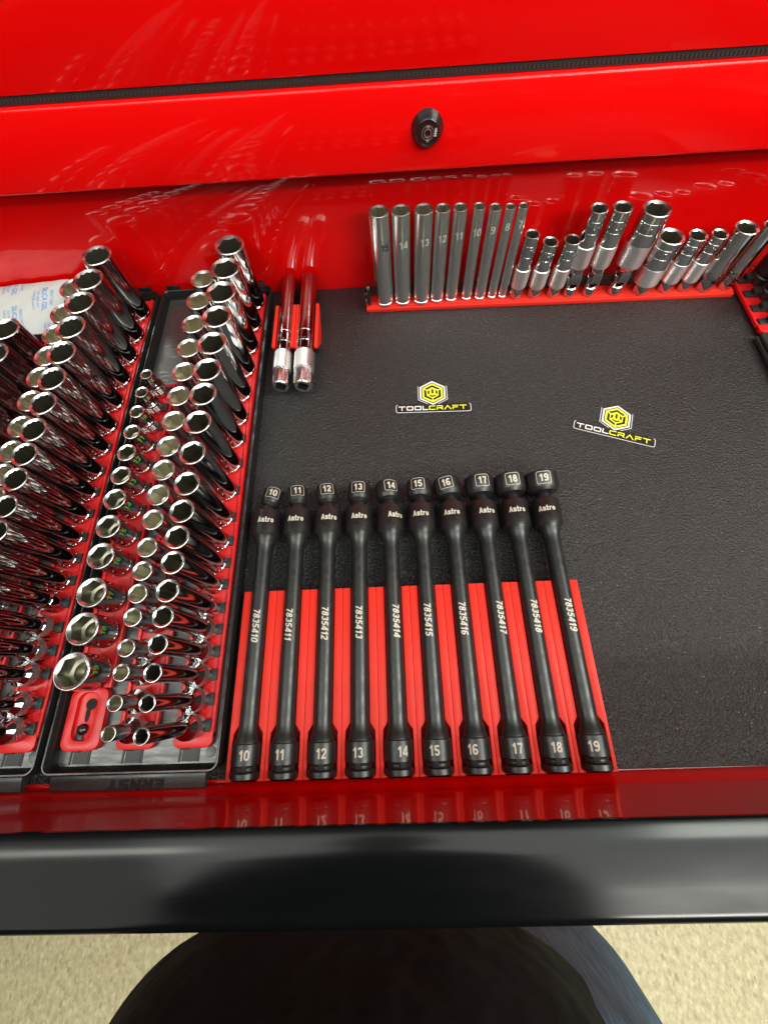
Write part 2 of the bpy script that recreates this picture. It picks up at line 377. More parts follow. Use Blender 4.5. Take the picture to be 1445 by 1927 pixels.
# ------------------------------------------------------------------ drawer
drw = thing('drawer', 'open red drawer with glossy sides and a broad black edge trim', 'drawer', (0, 0, -6))
DX0, DX1, DB = -400, 610, 478
q = MB(); q.box(DX0, DX1, -6, DB, 0.5, 3.0); q.build('drawer_bottom', M_['red_paint'], drw)
q = MB(); q.box(DX0, DX1, DB, DB + 2, 0.6, 124); q.build('back_panel', M_['red_paint'], drw, bevel=0.5)
q = MB(); q.box(DX0 - 12, DX0, -4, DB - 1, 0.4, 90); q.build('side_panel', M_['red_paint'], drw, bevel=1)
q = MB(); q.box(DX1, DX1 + 12, -4, DB - 1, 0.4, 90); q.build('side_panel', M_['red_paint'], drw, bevel=1)
FR = 0.004
def frontpart(name, mb, m, turn=FR, **kw): return mb.build(name, m, drw, (97, -6.8, 6), (0, 0, turn), **kw)
def xprof(mb, prof, x0, x1):                                   # closed (y,z) outline swept along x
    n = len(prof); v = [(x0, y, z) for y, z in prof] + [(x1, y, z) for y, z in prof]
    mb.add(v, [tuple(range(n)), tuple(range(2 * n - 1, n - 1, -1))] + [(i, n + i, n + (i + 1) % n, (i + 1) % n) for i in range(n)])
q = MB(); xprof(q, [(0, 14.0), (0.6, 12.6), (2.0, 10.6), (4.4, 1.0), (4.8, -0.4), (4.9, -4.5), (-44, -4.5), (-44, 40), (-1.2, 83.2), (0, 82)], -505, 520)
frontpart('front_panel', q, M_['red_paint'], bevel=0.5)
pr = [(0.6, 83.6), (0.5, 85.4), (-0.4, 86.0), (-13, 85.2), (-27, 83.6), (-36.2, 82.0)]
for k in range(0, 9):
    a = rad(80 - k * 14); pr.append((-36.5 - 5.2 * math.cos(a), 76.8 + 5.2 * math.sin(a)))
pr += [(-41.0, 60), (-40.8, 42), (-40, 40.5), (-2, 83.0)]
q = MB(); xprof(q, pr, -515, 530); frontpart('edge_trim', q, M_['handle'], turn=0.0005, sharp=50)

# pebbled liner
q = MB(); q.box(-398, 608, -0.6, DB - 0.4, -2.4, 0)
tag(q.build('drawer_liner', M_['mat'], bevel=0.6), 'black pebbled rubber liner lying over the whole drawer bottom', 'drawer liner')

# ------------------------------------------------------------------ sockets
ORD = ['first', 'second', 'third', 'fourth', 'fifth', 'sixth', 'seventh', 'eighth', 'ninth', 'tenth', 'eleventh', 'twelfth',
       'thirteenth', 'fourteenth', 'fifteenth', 'sixteenth', 'seventeenth', 'eighteenth', 'nineteenth']
def rb(th, ap, pts):
    def hx(t):
        t = (t + math.pi / 6) % (math.pi / 3) - math.pi / 6
        return min(ap / math.cos(t), ap * 1.135)
    return hx(th) if pts == 6 else max(hx(th), hx(th + math.pi / 6))
def mouth(mb_rim, mb_bore, r, H, pts, depth, af=0.72, n=48, hole=0.42, turn=0.0, T=None):
    """chamfered rim and many-sided opening of a socket whose mouth is at height H"""
    ap = af * r
    outer = [(r * math.cos(2 * math.pi * k / n), r * math.sin(2 * math.pi * k / n)) for k in range(n)]
    r1 = r - 0.055 * r - 0.15
    lip = [(r1 * math.cos(2 * math.pi * k / n), r1 * math.sin(2 * math.pi * k / n), H) for k in range(n)]
    inn = []; bot = []
    for k in range(n):
        th = 2 * math.pi * k / n; q = min(rb(th + turn, ap, pts), r1 - 0.15)
        inn.append((q * math.cos(th), q * math.sin(th), H - (r1 - q) * 0.60)); bot.append((q * math.cos(th), q * math.sin(th), H - depth))
    mb_rim.rings([[(x * k, y * k, H - dz) for x, y in outer] for k, dz in ((1, 0.05 * r + 0.1), (0.984, 0.022 * r + .03))] + [[(p[0] * 1.018, p[1] * 1.018, H - .01) for p in lip], lip], T)
    mb_rim.rings([lip, inn], T)
    rh = hole * r
    hol = [(rh * math.cos(2 * math.pi * k / n), rh * math.sin(2 * math.pi * k / n), H - depth - 0.8) for k in range(n)]
    mb_bore.rings([inn, bot, hol], T)
    mb_bore.rings([hol, [(x, y, H - depth - 7) for x, y, _ in hol]], T, cap1=True)
def knurl(mb, r, z0, z1, n=56, m=16, amp=0.35, T=None):
    rr = []
    for j in range(m + 1):
        z = z0 + (z1 - z0) * j / m
        rr.append([((r + (amp if (k + j) % 2 and 0 < j < m else 0)) * math.cos(2 * math.pi * k / n),
                    (r + (amp if (k + j) % 2 and 0 < j < m else 0)) * math.sin(2 * math.pi * k / n), z) for k in range(n)])
    mb.rings(rr, T)
GREENS = ['8', '9', '10', '11', '12', '13', '14', '15', '16', '17', '18', '19']
def chrome_socket(name, label, group, loc, d, H, pts, depth, baseD=None, baseH=14, turn=0.0, rings=0, cat='socket', hole=0.42, lean=(0, 0)):
    t = thing(name, label, cat, loc, 0, group)
    t.rotation_euler = (lean[0], lean[1], 0)
    r = d / 2; bar = MB(); bore = MB()
    if baseD and baseD > d + 0.8:
        R0 = baseD / 2
        prof = [(R0 - 3.5, 0), (R0 - 0.7, 0), (R0, 0.7)]
        for k in range(rings):
            z = 4.2 + 2.1 * k; prof += [(R0, z), (R0 - 0.35, z + 0.25), (R0 - 0.35, z + 0.6), (R0, z + 0.85)]
        prof += [(R0, baseH - 0.8), (R0 - 0.7, baseH), (r + 0.9, baseH + (R0 - r) * 0.45), (r, baseH + (R0 - r) * 0.45 + 1.2), (r, H - 0.05 * r - 0.1)]
        bar.lathe(prof)
    else:
        bar.lathe([(r - 3.5, 0), (r - 0.8, 0), (r, 0.8), (r, 3.0), (r - 0.45, 3.4), (r - 0.45, 4.6), (r, 5.0), (r, H - 0.05 * r - 0.1)])
    rim = MB(); mouth(rim, bore, r, H, pts, depth, turn=turn, hole=hole); rim.build('mouth_rim', M_['chrome_rim'], t, sharp=28)
    b = bar.build('barrel', M_['chrome_satin' if group == gT else 'chrome'], t, sharp=28)
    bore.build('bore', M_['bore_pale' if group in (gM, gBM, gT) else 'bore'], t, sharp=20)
    if baseD and baseD > d + 1.5 and rings == 0:
        k = MB(); knurl(k, baseD / 2 + 0.02, baseH * 0.48, baseH - 0.9, 44, 6, 0.32); k.build('knurled_collar', M_['chrome_rough'], t, smooth=False)
    return t

# rails with clips -----------------------------------------------------------
clip_mb = MB(); clip_mb.box(-12, 12, -4.1, 4.1, 0, 3.0); clip_mb.box(-4.6, 4.6, -4.0, 4.0, 3.0, 7.5)
clip_mesh = clip_mb.mesh('socket_clip', M_['clip'], bevel=0.5)
clip_wide = MB(); clip_wide.box(-12, 12, -5, 5, 0, 2.4); clip_wide = clip_wide.mesh('socket_clip', M_['clip'], bevel=0.5)
def rail(name, label, group, x, y0, y1, clips, z=2.2, near_lock=False, w=28):
    t = thing(name, label, 'socket rail', (x, y0, z), 0, group)
    L = y1 - y0; h = w / 2; mb = MB()
    ya = 36 if near_lock else 0
    mb.box(-h + 3.2, h - 3.2, ya, L, 0, 2.6)
    strip = mb.build('rail_strip', M_['red_rail'], t, bevel=0.4)
    for s in (-1, 1):
        e = MB(); e.box(s * (h - 1.6) - 1.6, s * (h - 1.6) + 1.6, ya, L, 0, 3.9); e.build('rail_edge', M_['red_rail'], t, bevel=0.5)
        fl = MB(); yy = ya + 4
        while yy < L - 3: fl.box(s * h - 0.35, s * h + 0.35, yy, yy + 0.8, 0.5, 3.2); yy += 1.7
        tag(fl.build('grip_teeth', M_['red_rail'], t, smooth=False), kind='stuff')
    # rounded near end
    e = MB()
    def rr(x0, x1, y0_, y1_, r, n=6):
        p = []
        for cx, cy, a0 in ((x1 - r, y1_ - r, 0), (x0 + r, y1_ - r, 90), (x0 + r, y0_ + r, 180), (x1 - r, y0_ + r, 270)):
            p += [(cx + r * math.cos(rad(a0 + 90 * k / n)), cy + r * math.sin(rad(a0 + 90 * k / n))) for k in range(n + 1)]
        return p
    if near_lock:
        outer = rr(-h, h, -5, 36.2, 6); inner = rr(-8, 7, 1.5, 33, 5.5); n = len(outer)
        ring = lambda p, zz: [(a, b, zz) for a, b in p]
        e.rings([ring(outer, 0), ring(outer, 4.6), ring(inner, 4.6), ring(inner, 0.9)], cap1=True)
        e.build('rail_end', M_['red_rail'], t, bevel=0.45)
        k = MB()
        k.lathe([(3.9, 1.0), (3.9, 1.35), (0.01, 1.4)], 28, Matrix.Translation((0.3, 25, 0)))
        k.lathe([(1.6, 1.0), (1.6, 1.3), (0.01, 1.35)], 20, Matrix.Translation((-1.0, 18.2, 0)) @ Matrix.Scale(3.2, 4, (0, 1, 0)) )
        k.build('keyhole', M_['hole_shade'], t, sharp=60)
        k = MB(); k.lathe([(3.9, 1.0), (3.8, 2.2), (3.0, 3.4), (1.6, 4.1), (0.01, 4.3)], 28, Matrix.Translation((-2.0, 8.5, 0)))
        k.build('lock_knob', M_['lock'], t, sharp=60)
    else:
        e.prism(rr(-h, h, -6, 8, 5), 0.05, 4.4); e.build('rail_end', M_['red_rail'], t, bevel=0.6)
    for y in clips: link('socket_clip', clip_mesh, t, (0, y - y0, 2.7))
    return t
YR = [454, 421.6, 390, 359.7, 328.9, 300.1, 275.2, 248.3, 220.8, 195, 173.4, 154, 136.1, 117.3, 100.8, 84.1, 67.7, 51, 34]
YM = [455, 423, 391, 360, 331, 303, 276, 250, 227, 204, 182.5, 159.5, 141, 124, 107, 86, 70, 51, 33]
YL = [336.5, 315.4, 293.4, 271.5, 250.1, 227.6, 205.4, 181.2, 156.4, 127.8, 101.1, 72.1]
YB = [447, 414, 384, 354, 325, 297, 272, 247, 225, 204, 182, 163, 144, 126, 106.5, 89, 72, 52, 35]
YBM = [440, 405, 377, 350, 325, 298, 271, 246, 224, 203, 181, 160, 142, 124, 106, 87, 70, 51, 33]
YBL = [376, 345, 315, 286, 258, 232]
DR = [29, 28.5, 27.7, 26.3, 25, 23.7, 22.2, 21.3, 20.2, 19.2, 18, 17.2, 16.3, 15.5, 14, 12.6, 11.5, 10.2, 9.6]
DM = [26, 25.2, 24.3, 23.3, 22.2, 21.5, 21, 20.5, 19.8, 19, 17.6, 16.2, 15.5, 14.8, 13.7, 12.6, 11.7, 10.8, 10]
DL = [11.6, 12.4, 13.6, 15, 16.8, 17.4, 19, 20, 21.6, 23, 24, 26]

# ------------------------------------------------------------------ black organiser trays
def tray(label, x0):
    t = thing('socket_tray', label, 'socket tray', (x0, 0, 0), 0, 'black socket trays along the left of the drawer')
    w = 124.0; y0, y1 = 6.0, 475.0
    def rr(x0, x1, y0, y1, r, n=6):
        p = []
        for cx, cy, a0 in ((x1 - r, y1 - r, 0), (x0 + r, y1 - r, 90), (x0 + r, y0 + r, 180), (x1 - r, y0 + r, 270)):
            p += [(cx + r * math.cos(rad(a0 + 90 * k / n)), cy + r * math.sin(rad(a0 + 90 * k / n))) for k in range(n + 1)]
        return p
    ring = lambda p, zz: [(a, b, zz) for a, b in p]
    q = MB(); q.box(3, w - 3, y0 + 3, y1 - 3, 0.2, 1.6)
    q.build('tray_floor', M_['tray_sheen'], t, smooth=False)
    q = MB()
    q.rings([ring(rr(0, w, y0, y1, 7), 0.2), ring(rr(0, w, y0, y1, 7), 10.8), ring(rr(0.7, w - .7, y0 + .7, y1 - .7, 6.3), 12),
             ring(rr(1.6, w - 1.6, y0 + 1.6, y1 - 1.6, 5.4), 12.0), ring(rr(2.3, w - 2.3, y0 + 2.3, y1 - 2.3, 4.7), 11.2), ring(rr(4.2, w - 4.2, y0 + 4.2, y1 - 4.2, 3), 1.6)])
    q.build('rim', M_['tray'], t, sharp=40)
    for cx in (23, 61, 102):                                    # guide ribs of each rail at the near end
        for dx in (-11.0, 2.6):
            q = MB(); q.box(cx + dx, cx + dx + 1.1, 11, 30, 1.6, 2.1); q.build('guide_rib', M_['clip'], t, smooth=False)
        q = MB(); q.box(cx - 8.6, cx + 2.2, 11.5, 19.5, 1.65, 2.0); q.build('rail_slot', M_['clip'], t, smooth=False)
        q = MB(); q.box(cx - 3.2, cx + 2.4, 19.8, 36, 1.65, 1.95); q.build('slot_opening', M_['hole_shade'], t, smooth=False)
        q = MB(); q.box(cx - 9.2, cx - 3.6, 19, 36, 1.7, 4.2); c = q.build('stop_clip', M_['clip'], t, bevel=0.3)
        text_flat('E', 4.2, Matrix.Translation((cx - 6.4, 26, 4.26)) @ Matrix.Rotation(rad(180), 4, 'Z'), M_['tray'], c, 'stop_mark', bold=0.02)
    q = MB(); q.lathe([(3.6, 1.6), (3.6, 2.0), (3.0, 2.05), (0.01, 2.05)], 28, Matrix.Translation((116.5 - 3, 17, 0))); q.build('moulding_disc', M_['tray'], t)
    for bx in (12, 108):
        q = MB(); q.box(bx - 7, bx + 7, y1 + 0.2, y1 + 2.4, 3, 15.5); q.build('rear_nub', M_['tray'], t, bevel=0.6)
    # sloped tab with raised letters facing the back of the drawer
    q = MB(); v = []
    for y, z in ((5.6, 8.6), (2.0, 8.3), (-3.4, 7.1), (-4.4, 5.4), (-4.4, 2.2), (5.6, 2.2)):
        for i, x in enumerate((6.5, 114.5)): v.append((x, y, z))
    n = 6; q.add(v, [(2 * i, 2 * i + 1, 2 * ((i + 1) % n) + 1, 2 * ((i + 1) % n)) for i in range(n)] + [tuple(range(0, 12, 2)), tuple(range(11, 0, -2))])
    tab = q.build('label_tab', M_['tray_sheen'], t, bevel=0.5)
    sl = math.atan2(8.3 - 7.1, 2.0 + 3.4)
    v, f = text2d('ERNST', 6.6, shear=0.12, xs=1.62, thick=.23)
    q = MB(); T = Matrix.Translation((66.5, -0.75, 7.72)) @ Matrix.Rotation(sl, 4, 'X') @ Matrix.Rotation(rad(180), 4, 'Z')
    q.add([(a, b, 0.3 + l) for a, b, l in v], f, T)
    # walls of the raised letters
    ec = {}
    for fc in f:
        for i in range(len(fc)):
            e = (fc[i], fc[(i + 1) % len(fc)]); ec[tuple(sorted(e))] = ec.get(tuple(sorted(e)), []) + [e]
    for k, l in ec.items():
        if len(l) == 1:
            a, b = l[0]; q.add([(*v[a][:2], 0.3), (*v[a][:2], -0.2), (*v[b][:2], -0.2), (*v[b][:2], 0.3)], [(0, 1, 2, 3)], T)
    q.build('raised_lettering', M_['impact'], tab, smooth=False)
    return t
TA = -129.5
trayA = tray('black plastic socket tray with raised lettering, beside the ten black extensions', TA)
trayB = dup(trayA); trayB.location.x = (TA - 128) * S
trayB['label'] = 'black plastic socket tray at the left edge, holding the silica gel packet'

XR, XM, XLf = -28.0, -69.5, -109.5
G = 'red socket rails lying in the black trays'
rail('socket_rail', 'red rail of deep six-point sockets, running beside the ten black extensions', G, XR, 26, 468, YR)
rail('socket_rail', 'red rail of short shallow sockets in the middle of the lettered tray', G, XM, 26, 468, YM)
rail('socket_rail', 'shorter red rail with keyhole end, holding the green-numbered sockets', G, XLf, 25, 346, YL, near_lock=True)
rail('socket_rail', 'red rail of deep twelve-point sockets in the left-hand tray', G, XR - 128, 26, 468, YB)
rail('socket_rail', 'red rail under the half-hidden shallow sockets of the left-hand tray', G, XM - 128, 26, 468, YBM)
rail('socket_rail', 'red rail cut by the left edge, in front of the silica gel packet', G, XLf - 128, 25, 468, YBL)

gR = 'deep six-point sockets'; gM = 'shallow sockets in the middle rail'; gL = 'sockets with green size numbers'
gB = 'deep twelve-point sockets'; gBM = 'shallow sockets in the left tray'; gBL = 'sockets at the left edge'; gT = 'tall numbered sockets on the back rail'
ZB = 5.6
def turnr(): return random.uniform(0, math.pi / 3)
for i, (y, d) in enumerate(zip(YR, DR)):
    lab = 'deep six-point chrome socket, %s from the back in the rail beside the black extensions' % ORD[i]
    if i == 0: lab = 'widest deep six-point socket, standing against the red back wall beside the paired long sockets'
    if i == 18: lab = 'narrowest deep six-point socket, nearest the drawer edge, beside extension 10'
    chrome_socket('deep_socket', lab, gR, (XR, y, ZB), d, 72 - ZB, 6, min(34, 52), 17.0 if d < 16.5 else None, 15, turnr())
for i, (y, d) in enumerate(zip(YM, DM)):
    lab = 'shallow chrome socket, %s from the back in the middle rail of the lettered tray' % ORD[i]
    if i == 18: lab = 'smallest shallow chrome socket, nearest the raised letters in the middle rail'
    chrome_socket('shallow_socket', lab, gM, (XM, y, ZB), d, 38 - ZB, 6, 17, 16.5 if d < 16 else None, 11.5, turnr(), hole=0.55)
for i, (y, d) in enumerate(zip(YL, DL)):
    lab = 'short chrome socket marked with a green %s, %s in its keyhole-ended rail' % (GREENS[i], 'the largest and nearest' if i == 11 else ORD[i] + ' from the back')
    t = chrome_socket('shallow_socket', lab, gL, (XLf - 0.4, y, ZB), d, 31 - ZB, 6, 9 if d < 16 else 12, 15.6 if d < 15.5 else None, 12, turnr(), rings=3, hole=0.56)
    az = math.atan2(56 - y, 120 - XLf) + 0.12
    text_cyl_z(GREENS[i], 5.4 if d > 14 else 4.0, d / 2 + 0.06, az, (31 - ZB) - (6.2 if d > 14 else 4.4), M_['ink_green'], t, bold=0.01)
for i, (y, d) in enumerate(zip(YB, DR)):
    lab = 'deep twelve-point chrome socket, %s from the back in the left-hand tray' % ORD[i]
    if i == 0: lab = 'widest twelve-point deep socket, standing against the red back wall'
    chrome_socket('deep_socket', lab, gB, (XR - 128, y, ZB), d, 74 - ZB, 12, 34, 17.0 if d < 16.5 else None, 15, turnr())
for i, (y, d) in enumerate(zip(YBM, DM)):
    chrome_socket('shallow_socket', 'chrome socket half hidden behind the twelve-point row, %s from the back' % ORD[i], gBM, (XM - 128, y, ZB), d * 1.06, 47 - ZB, 12, 20, 16.5 if d < 15 else None, 11.5, turnr())
for i, y in enumerate(YBL):
    chrome_socket('deep_socket', 'chrome socket cut by the left edge, %s in front of the silica packet' % (['first', 'second', 'third', 'fourth', 'fifth', 'sixth'][i]), gBL, (XLf - 128, y, ZB), 27 - i * 0.9, 57 - ZB, 6, 25, None, 12, turnr())

# ------------------------------------------------------------------ silica gel packet
def packet():
    t = thing('silica_packet', 'white paper silica gel packet with blue print, leaning on the red back wall', 'desiccant packet', (-298, 448, 8))
    A, B, Cc, D = Vector((-82, 27.5, 14)), Vector((75, 26.5, 23)), Vector((64, -31, 5)), Vector((-66, -35, 4))
    nu, nv = 30, 18
    def pt(u, v, side=1):
        p = (A * (1 - u) + B * u) * v + (D * (1 - u) + Cc * u) * (1 - v)
        puff = (max(0, math.sin(math.pi * u)) * max(0, math.sin(math.pi * v))) ** 0.6
        wr = 0.9 * math.sin(u * 19 + v * 9) * math.sin(v * 13 + 1) + 0.8 * math.sin(u * 37 - v * 15) + 0.6 * math.sin(u * 11 + v * 31)
        edge = 1.0 - puff
        return p + Vector((0, 0, side * (5.2 * puff + 0.35)) if True else 0) + Vector((0, -0.3 * wr, 0.35 * wr * (0.4 + edge)))
    for side, nm in ((1, 'front_sheet'), (-1, 'rear_sheet')):
        q = MB(); v = [tuple(pt(i / nu, j / nv, side)) for j in range(nv + 1) for i in range(nu + 1)]
        f = [(j * (nu + 1) + i, j * (nu + 1) + i + 1, (j + 1) * (nu + 1) + i + 1, (j + 1) * (nu + 1) + i) for j in range(nv) for i in range(nu)]
        if side < 0: f = [x[::-1] for x in f]
        q.add(v, f); q.build(nm, M_['paper'], t, sharp=180)
    # print blocks: each reads towards the front of the drawer
    def block(u0, v0, sc=1.0, ang=-8, lines=(('DESICCANT', 2.3, 5.2), ('SILICA GEL', 4.0, 0.0), ('DO NOT EAT', 2.2, -5.0), ('THROW AWAY', 2.2, -8.4))):
        q = MB()
        for s_, h, off in lines:
            v, f = text2d(s_, h * sc, step=2.0, bold=0.012 if h > 3 else 0, xs=0.82)
            ca, sa = math.cos(rad(-90 - ang)), math.sin(rad(-90 - ang)); pts = []; ok = []
            for x, y, _ in v:
                y += off * sc; X = x * ca - y * sa; Y = x * sa + y * ca
                u_ = u0 + X / 140.0; v_ = v0 + Y / 64.0; ok.append(0.01 < u_ < 0.99 and 0.01 < v_ < 0.99)
                p = pt(min(max(u_, 0), 1), min(max(v_, 0), 1)); pts.append((p.x, p.y - 0.08, p.z + 0.16))
            q.add(pts, [w for w in f if all(ok[k] for k in w)])
        q.build('printed_lettering', M_['blue'], t, smooth=False)
    block(0.865, 0.62, 1.35); block(0.66, 0.27, 1.35); block(0.43, 0.42, 1.35); block(0.62, 0.96, 1.35, -2); block(0.99, 0.02, 1.35); block(0.22, 0.86, 1.35); block(0.2, 0.2, 1.35)
packet()

# ------------------------------------------------------------------ black universal-joint extensions in red holders
phi = lambda x: math.atan2(120.4 - x, 318.0)
ORDX = ['right beside the socket tray'] + ['%s from the socket tray' % ORD[k] for k in range(1, 9)] + ['the one farthest from the socket tray']
NUM = ['10', '11', '12', '13', '14', '15', '16', '17', '18', '19']
OFF_H = [0, -.05, 0, -.1, .42, -.07, -.05, .35, .30, .25]
OFF_B = [-.18, -.35, -.08, -.2, .32, -.22, -.25, .2, .2, .05]
OFF_A = [-.15, -.2, .05, 0, .5, 0, 0, .35, .25, .1]
OFF_P = [-.3, -.4, -.1, -.1, .35, 0, .1, .55, .55, .5]
HDX = [15.1, 36.3, 62.1, 90.8, 115, 142.9, 166, 193.8, 219.6, 246.4]
HDIA = [16.2, 17.0, 17.9, 18.8, 19.8, 21.2, 22.6, 24, 25.6, 27]
HY = [208.3, 209.4, 209.2, 210.4, 210.2, 209.9, 211.1, 211, 212, 211.6]
WCH = 6.7; WPK = 10.2
def holder_mesh():
    # plan outline of the U wall: open at the far end, wider pocket at the near end, rounded inner corners
    o = [(-12.93, 0), (12.93, 0), (12.93, 128), (WCH, 128), (WCH, 33.5), (WPK, 28.5), (WPK, 6)]
    o += [(WPK - 3 + 3 * math.cos(rad(a)), 5.6 - 3 + 0.9 + 3 * math.sin(rad(a))) for a in (-20, -50, -90)]
    o += [(-WPK + 3 - 3 * math.cos(rad(a)), 5.6 - 3 + 0.9 + 3 * math.sin(rad(a))) for a in (-90, -50, -20)]
    o += [(-WPK, 6), (-WPK, 28.5), (-WCH, 33.5), (-WCH, 128), (-12.93, 128)]
    wall = MB(); wall.prism(o, 1.6, 12.0)
    me = wall.mesh('holder_wall', M_['red_print'], bevel=0.55)
    base = MB(); base.box(-12.9, 12.9, 0.05, 127.9, 0.1, 1.55)
    return me, base.mesh('holder_base', M_['red_print'], smooth=False)
HW, HB = holder_mesh()
for i, n in enumerate(NUM):
    x = 26 * i + 13
    t = thing('extension_holder', 'red printed holder, %s, under the black extension marked %s' % (ORDX[i], n), 'tool holder', (x, 0, 0), 0, 'red holders side by side at the drawer front')
    link('wall', HW, t); link('base_plate', HB, t)
    # --- the extension
    e = thing('universal_joint_extension', 'long black swivel extension marked %s, %s' % (n, ORDX[i]), 'socket extension', (x, 0, 11.6), 0, 'black swivel extensions in red holders')
    q = MB()
    q.lathe([(5.5, 1.9), (9.1, 1.9), (9.7, 2.5), (9.7, 5.6), (9.1, 6.2), (8.3, 6.6), (7.9, 7.6), (7.9, 8.6), (8.3, 9.5), (9.1, 9.9), (9.6, 10.3), (9.6, 22.4), (9.3, 22.9), (8.7, 23.0), (8.5, 24.0)], 56, YAX)
    drive = q.build('drive_end', M_['oxide'], e, sharp=28)
    q = MB(); a = phi(x) + math.asin(OFF_B[i] * .9)
    q.box(-2.3, 2.3, 6.4, 10.9, 7.6, 9.35, Matrix.Rotation(a, 4, 'Y')); q.build('pin_hole', M_['hole_shade'], drive, bevel=0.7)
    q = MB(); sq = [(4.8 * a_, 4.8 * b_) for a_, b_ in ((-1, -1), (1, -1), (1, 1), (-1, 1))]
    q.lathe([(5.5, 1.9), (5.4, 8)], 32, YAX, cap1=True); q.build('drive_recess', M_['hole_shade'], drive)
    text_cyl_y(n, 6.2, 9.66, a, 16.4, M_['ink_tan'], drive, 'size_number', xs=0.95)
    q = MB()
    q.lathe([(8.5, 24.0), (8.0, 25.8), (7.2, 28.2), (6.6, 31), (6.45, 34), (6.4, 40), (6.4, 158), (6.6, 163), (7.3, 167), (8.6, 170.4), (10.0, 172.6), (10.7, 173.4)], 48, YAX)
    shaft = q.build('shaft', M_['oxide'], e, sharp=60)
    text_cyl_y('78354' + n, 5.2, 6.46, phi(x) + math.asin(OFF_P[i] * .9), 101, M_['ink_tan'], shaft, 'part_number', turned=True, shear=0.22, xs=1.0, thick=.2)
    q = MB()
    q.lathe([(10.7, 173.4), (11.2, 174.0), (11.2, 193.8), (10.6, 195.2), (9.6, 195.9), (7.6, 195.9), (7.2, 192)], 56, YAX)
    col = q.build('joint_collar', M_['oxide'], e, sharp=28)
    text_cyl_y('Astro', 4.8, 11.26, phi(x) + math.asin(OFF_A[i] * .9), 185.2, M_['ink_tan'], col, 'brand_mark', xs=.92, thick=.2)
    # swivelling socket head: pivots at y 196
    dx = HDX[i] - x; rH = HDIA[i] / 2; dy = HY[i] - 197.5
    yaw = -0.6 * math.atan2(dx, dy); pit = math.atan2(max(-3.2, min(2.8, (rH + 0.3 - 11.6))), 14)
    q = MB(); br = min(rH * 0.80, 7.4)
    q.lathe([(0.01, -7), (3.8, -5.8), (br - 1.6, -3.0), (br - 0.6, 0), (br - 1.4, 2.6), (br - 1.9, 4.0)], 40, YAX)
    hd = q.build('swivel_ball', M_['oxide'], e, (0, 197.2, 0), (pit, 0, yaw), sharp=60)
    q = MB(); bo = MB(); y1 = 4.2 + 1.6; hl = 15.0 + (rH - 8) * 0.25
    q.lathe([(br - 1.9, 3.9), (rH * 0.86, y1), (rH - 0.35, y1 + 2.3), (rH, y1 + 3.0), (rH, y1 + hl - 0.05 * rH - 0.1)], 48, YAX)
    mouth(q, bo, rH, y1 + hl, 6, 9, T=YAX, turn=random.uniform(0, 1))
    sh = q.build('socket_head', M_['oxide'], e, (0, 197.2, 0), (pit, 0, yaw), sharp=28)
    bo.build('hex_opening', M_['impact'], sh, sharp=20)
    a = phi(x) + math.asin(OFF_H[i] * .85); ym = y1 + hl * 0.58
    text_cyl_y(n, 6.5, rH + 0.06, a, ym, M_['ink_tan'], sh, 'size_number', xs=0.93, thick=.2)
    q = MB(); u, v_ = 5.7, 5.2                                  # thin printed frame round the number
    def strip(pts):
        for (u0, v0), (u1, v1) in zip(pts, pts[1:]):
            L = math.hypot(u1 - u0, v1 - v0); k = max(1, int(L / 1.0)); nx, ny = -(v1 - v0) / L * .21, (u1 - u0) / L * .21
            vv = []
            for s_ in range(k + 1):
                cu_, cv_ = u0 + (u1 - u0) * s_ / k, v0 + (v1 - v0) * s_ / k
                for sg in (1, -1):
                    U, V = cu_ + nx * sg, cv_ + ny * sg; vv.append(((rH + .06) * math.sin(a + U / rH), ym + V, (rH + .06) * math.cos(a + U / rH)))
            q.add(vv, [(2 * s_, 2 * s_ + 1, 2 * s_ + 3, 2 * s_ + 2) for s_ in range(k)])
    c = 1.0
    strip([(-u + c, v_), (u - c, v_), (u, v_ - c), (u, -v_ + c), (u - c, -v_), (-u + c, -v_), (-u, -v_ + c), (-u, v_ - c), (-u + c, v_)])
    q.build('number_frame', M_['ink_tan'], sh, smooth=False)

# ------------------------------------------------------------------ back rail and its sockets
BRZ = -0.0137
br = thing('socket_rail', 'long red rail along the back wall, holding nine numbered tall sockets', 'socket rail', (100, 436.6, 0.1), BRZ)
q = MB(); q.box(0, 393, 0, 3.0, 0, 4.6); q.build('rail_lip', M_['red_print'], br, bevel=0.4)
q = MB(); q.box(0, 393, 3.05, 20, 0, 5.2); q.build('rail_strip', M_['red_print'], br, bevel=0.5)
q = MB()
q.lathe([(0.01, -2.2), (6, -2.2), (7.6, -1.4), (7.6, 1.4), (6, 2.2), (0.01, 2.2)], 32, Matrix.Translation((3.0, 10, 13.5)) @ Matrix.Rotation(rad(90), 4, 'Y') @ Matrix.Scale(1.75, 4, (1, 0, 0)))
ec = q.build('end_clip', M_['lock'], br, sharp=50)
q = MB(); q.lathe([(6.6, -0.8), (7.2, 0), (6.6, .8), (6.0, 0), (6.6, -0.8)], 36, Matrix.Translation((0.3, 8.6, 11.5)) @ Matrix.Rotation(rad(80), 4, 'Y') @ Matrix.Scale(1.35, 4, (1, 0, 0)))
q.build('spring_ring', M_['chrome'], ec)
ZR = 5.5
def bry(x): return 446.5 + (x - 100) * BRZ
gT = 'tall numbered sockets on the back rail'
tall = [(120.5, 18.6, '15'), (140.0, 17.4, '14'), (160.2, 17.2, '13'), (177.0, 14.0, '12'), (192.5, 13.0, '11'), (209.0, 11.2, '10'), (223.3, 11.8, '9'), (236.4, 9.6, '8'), (247.6, 9.6, '7')]
SLANT = [(-0.022, 0)] * 9
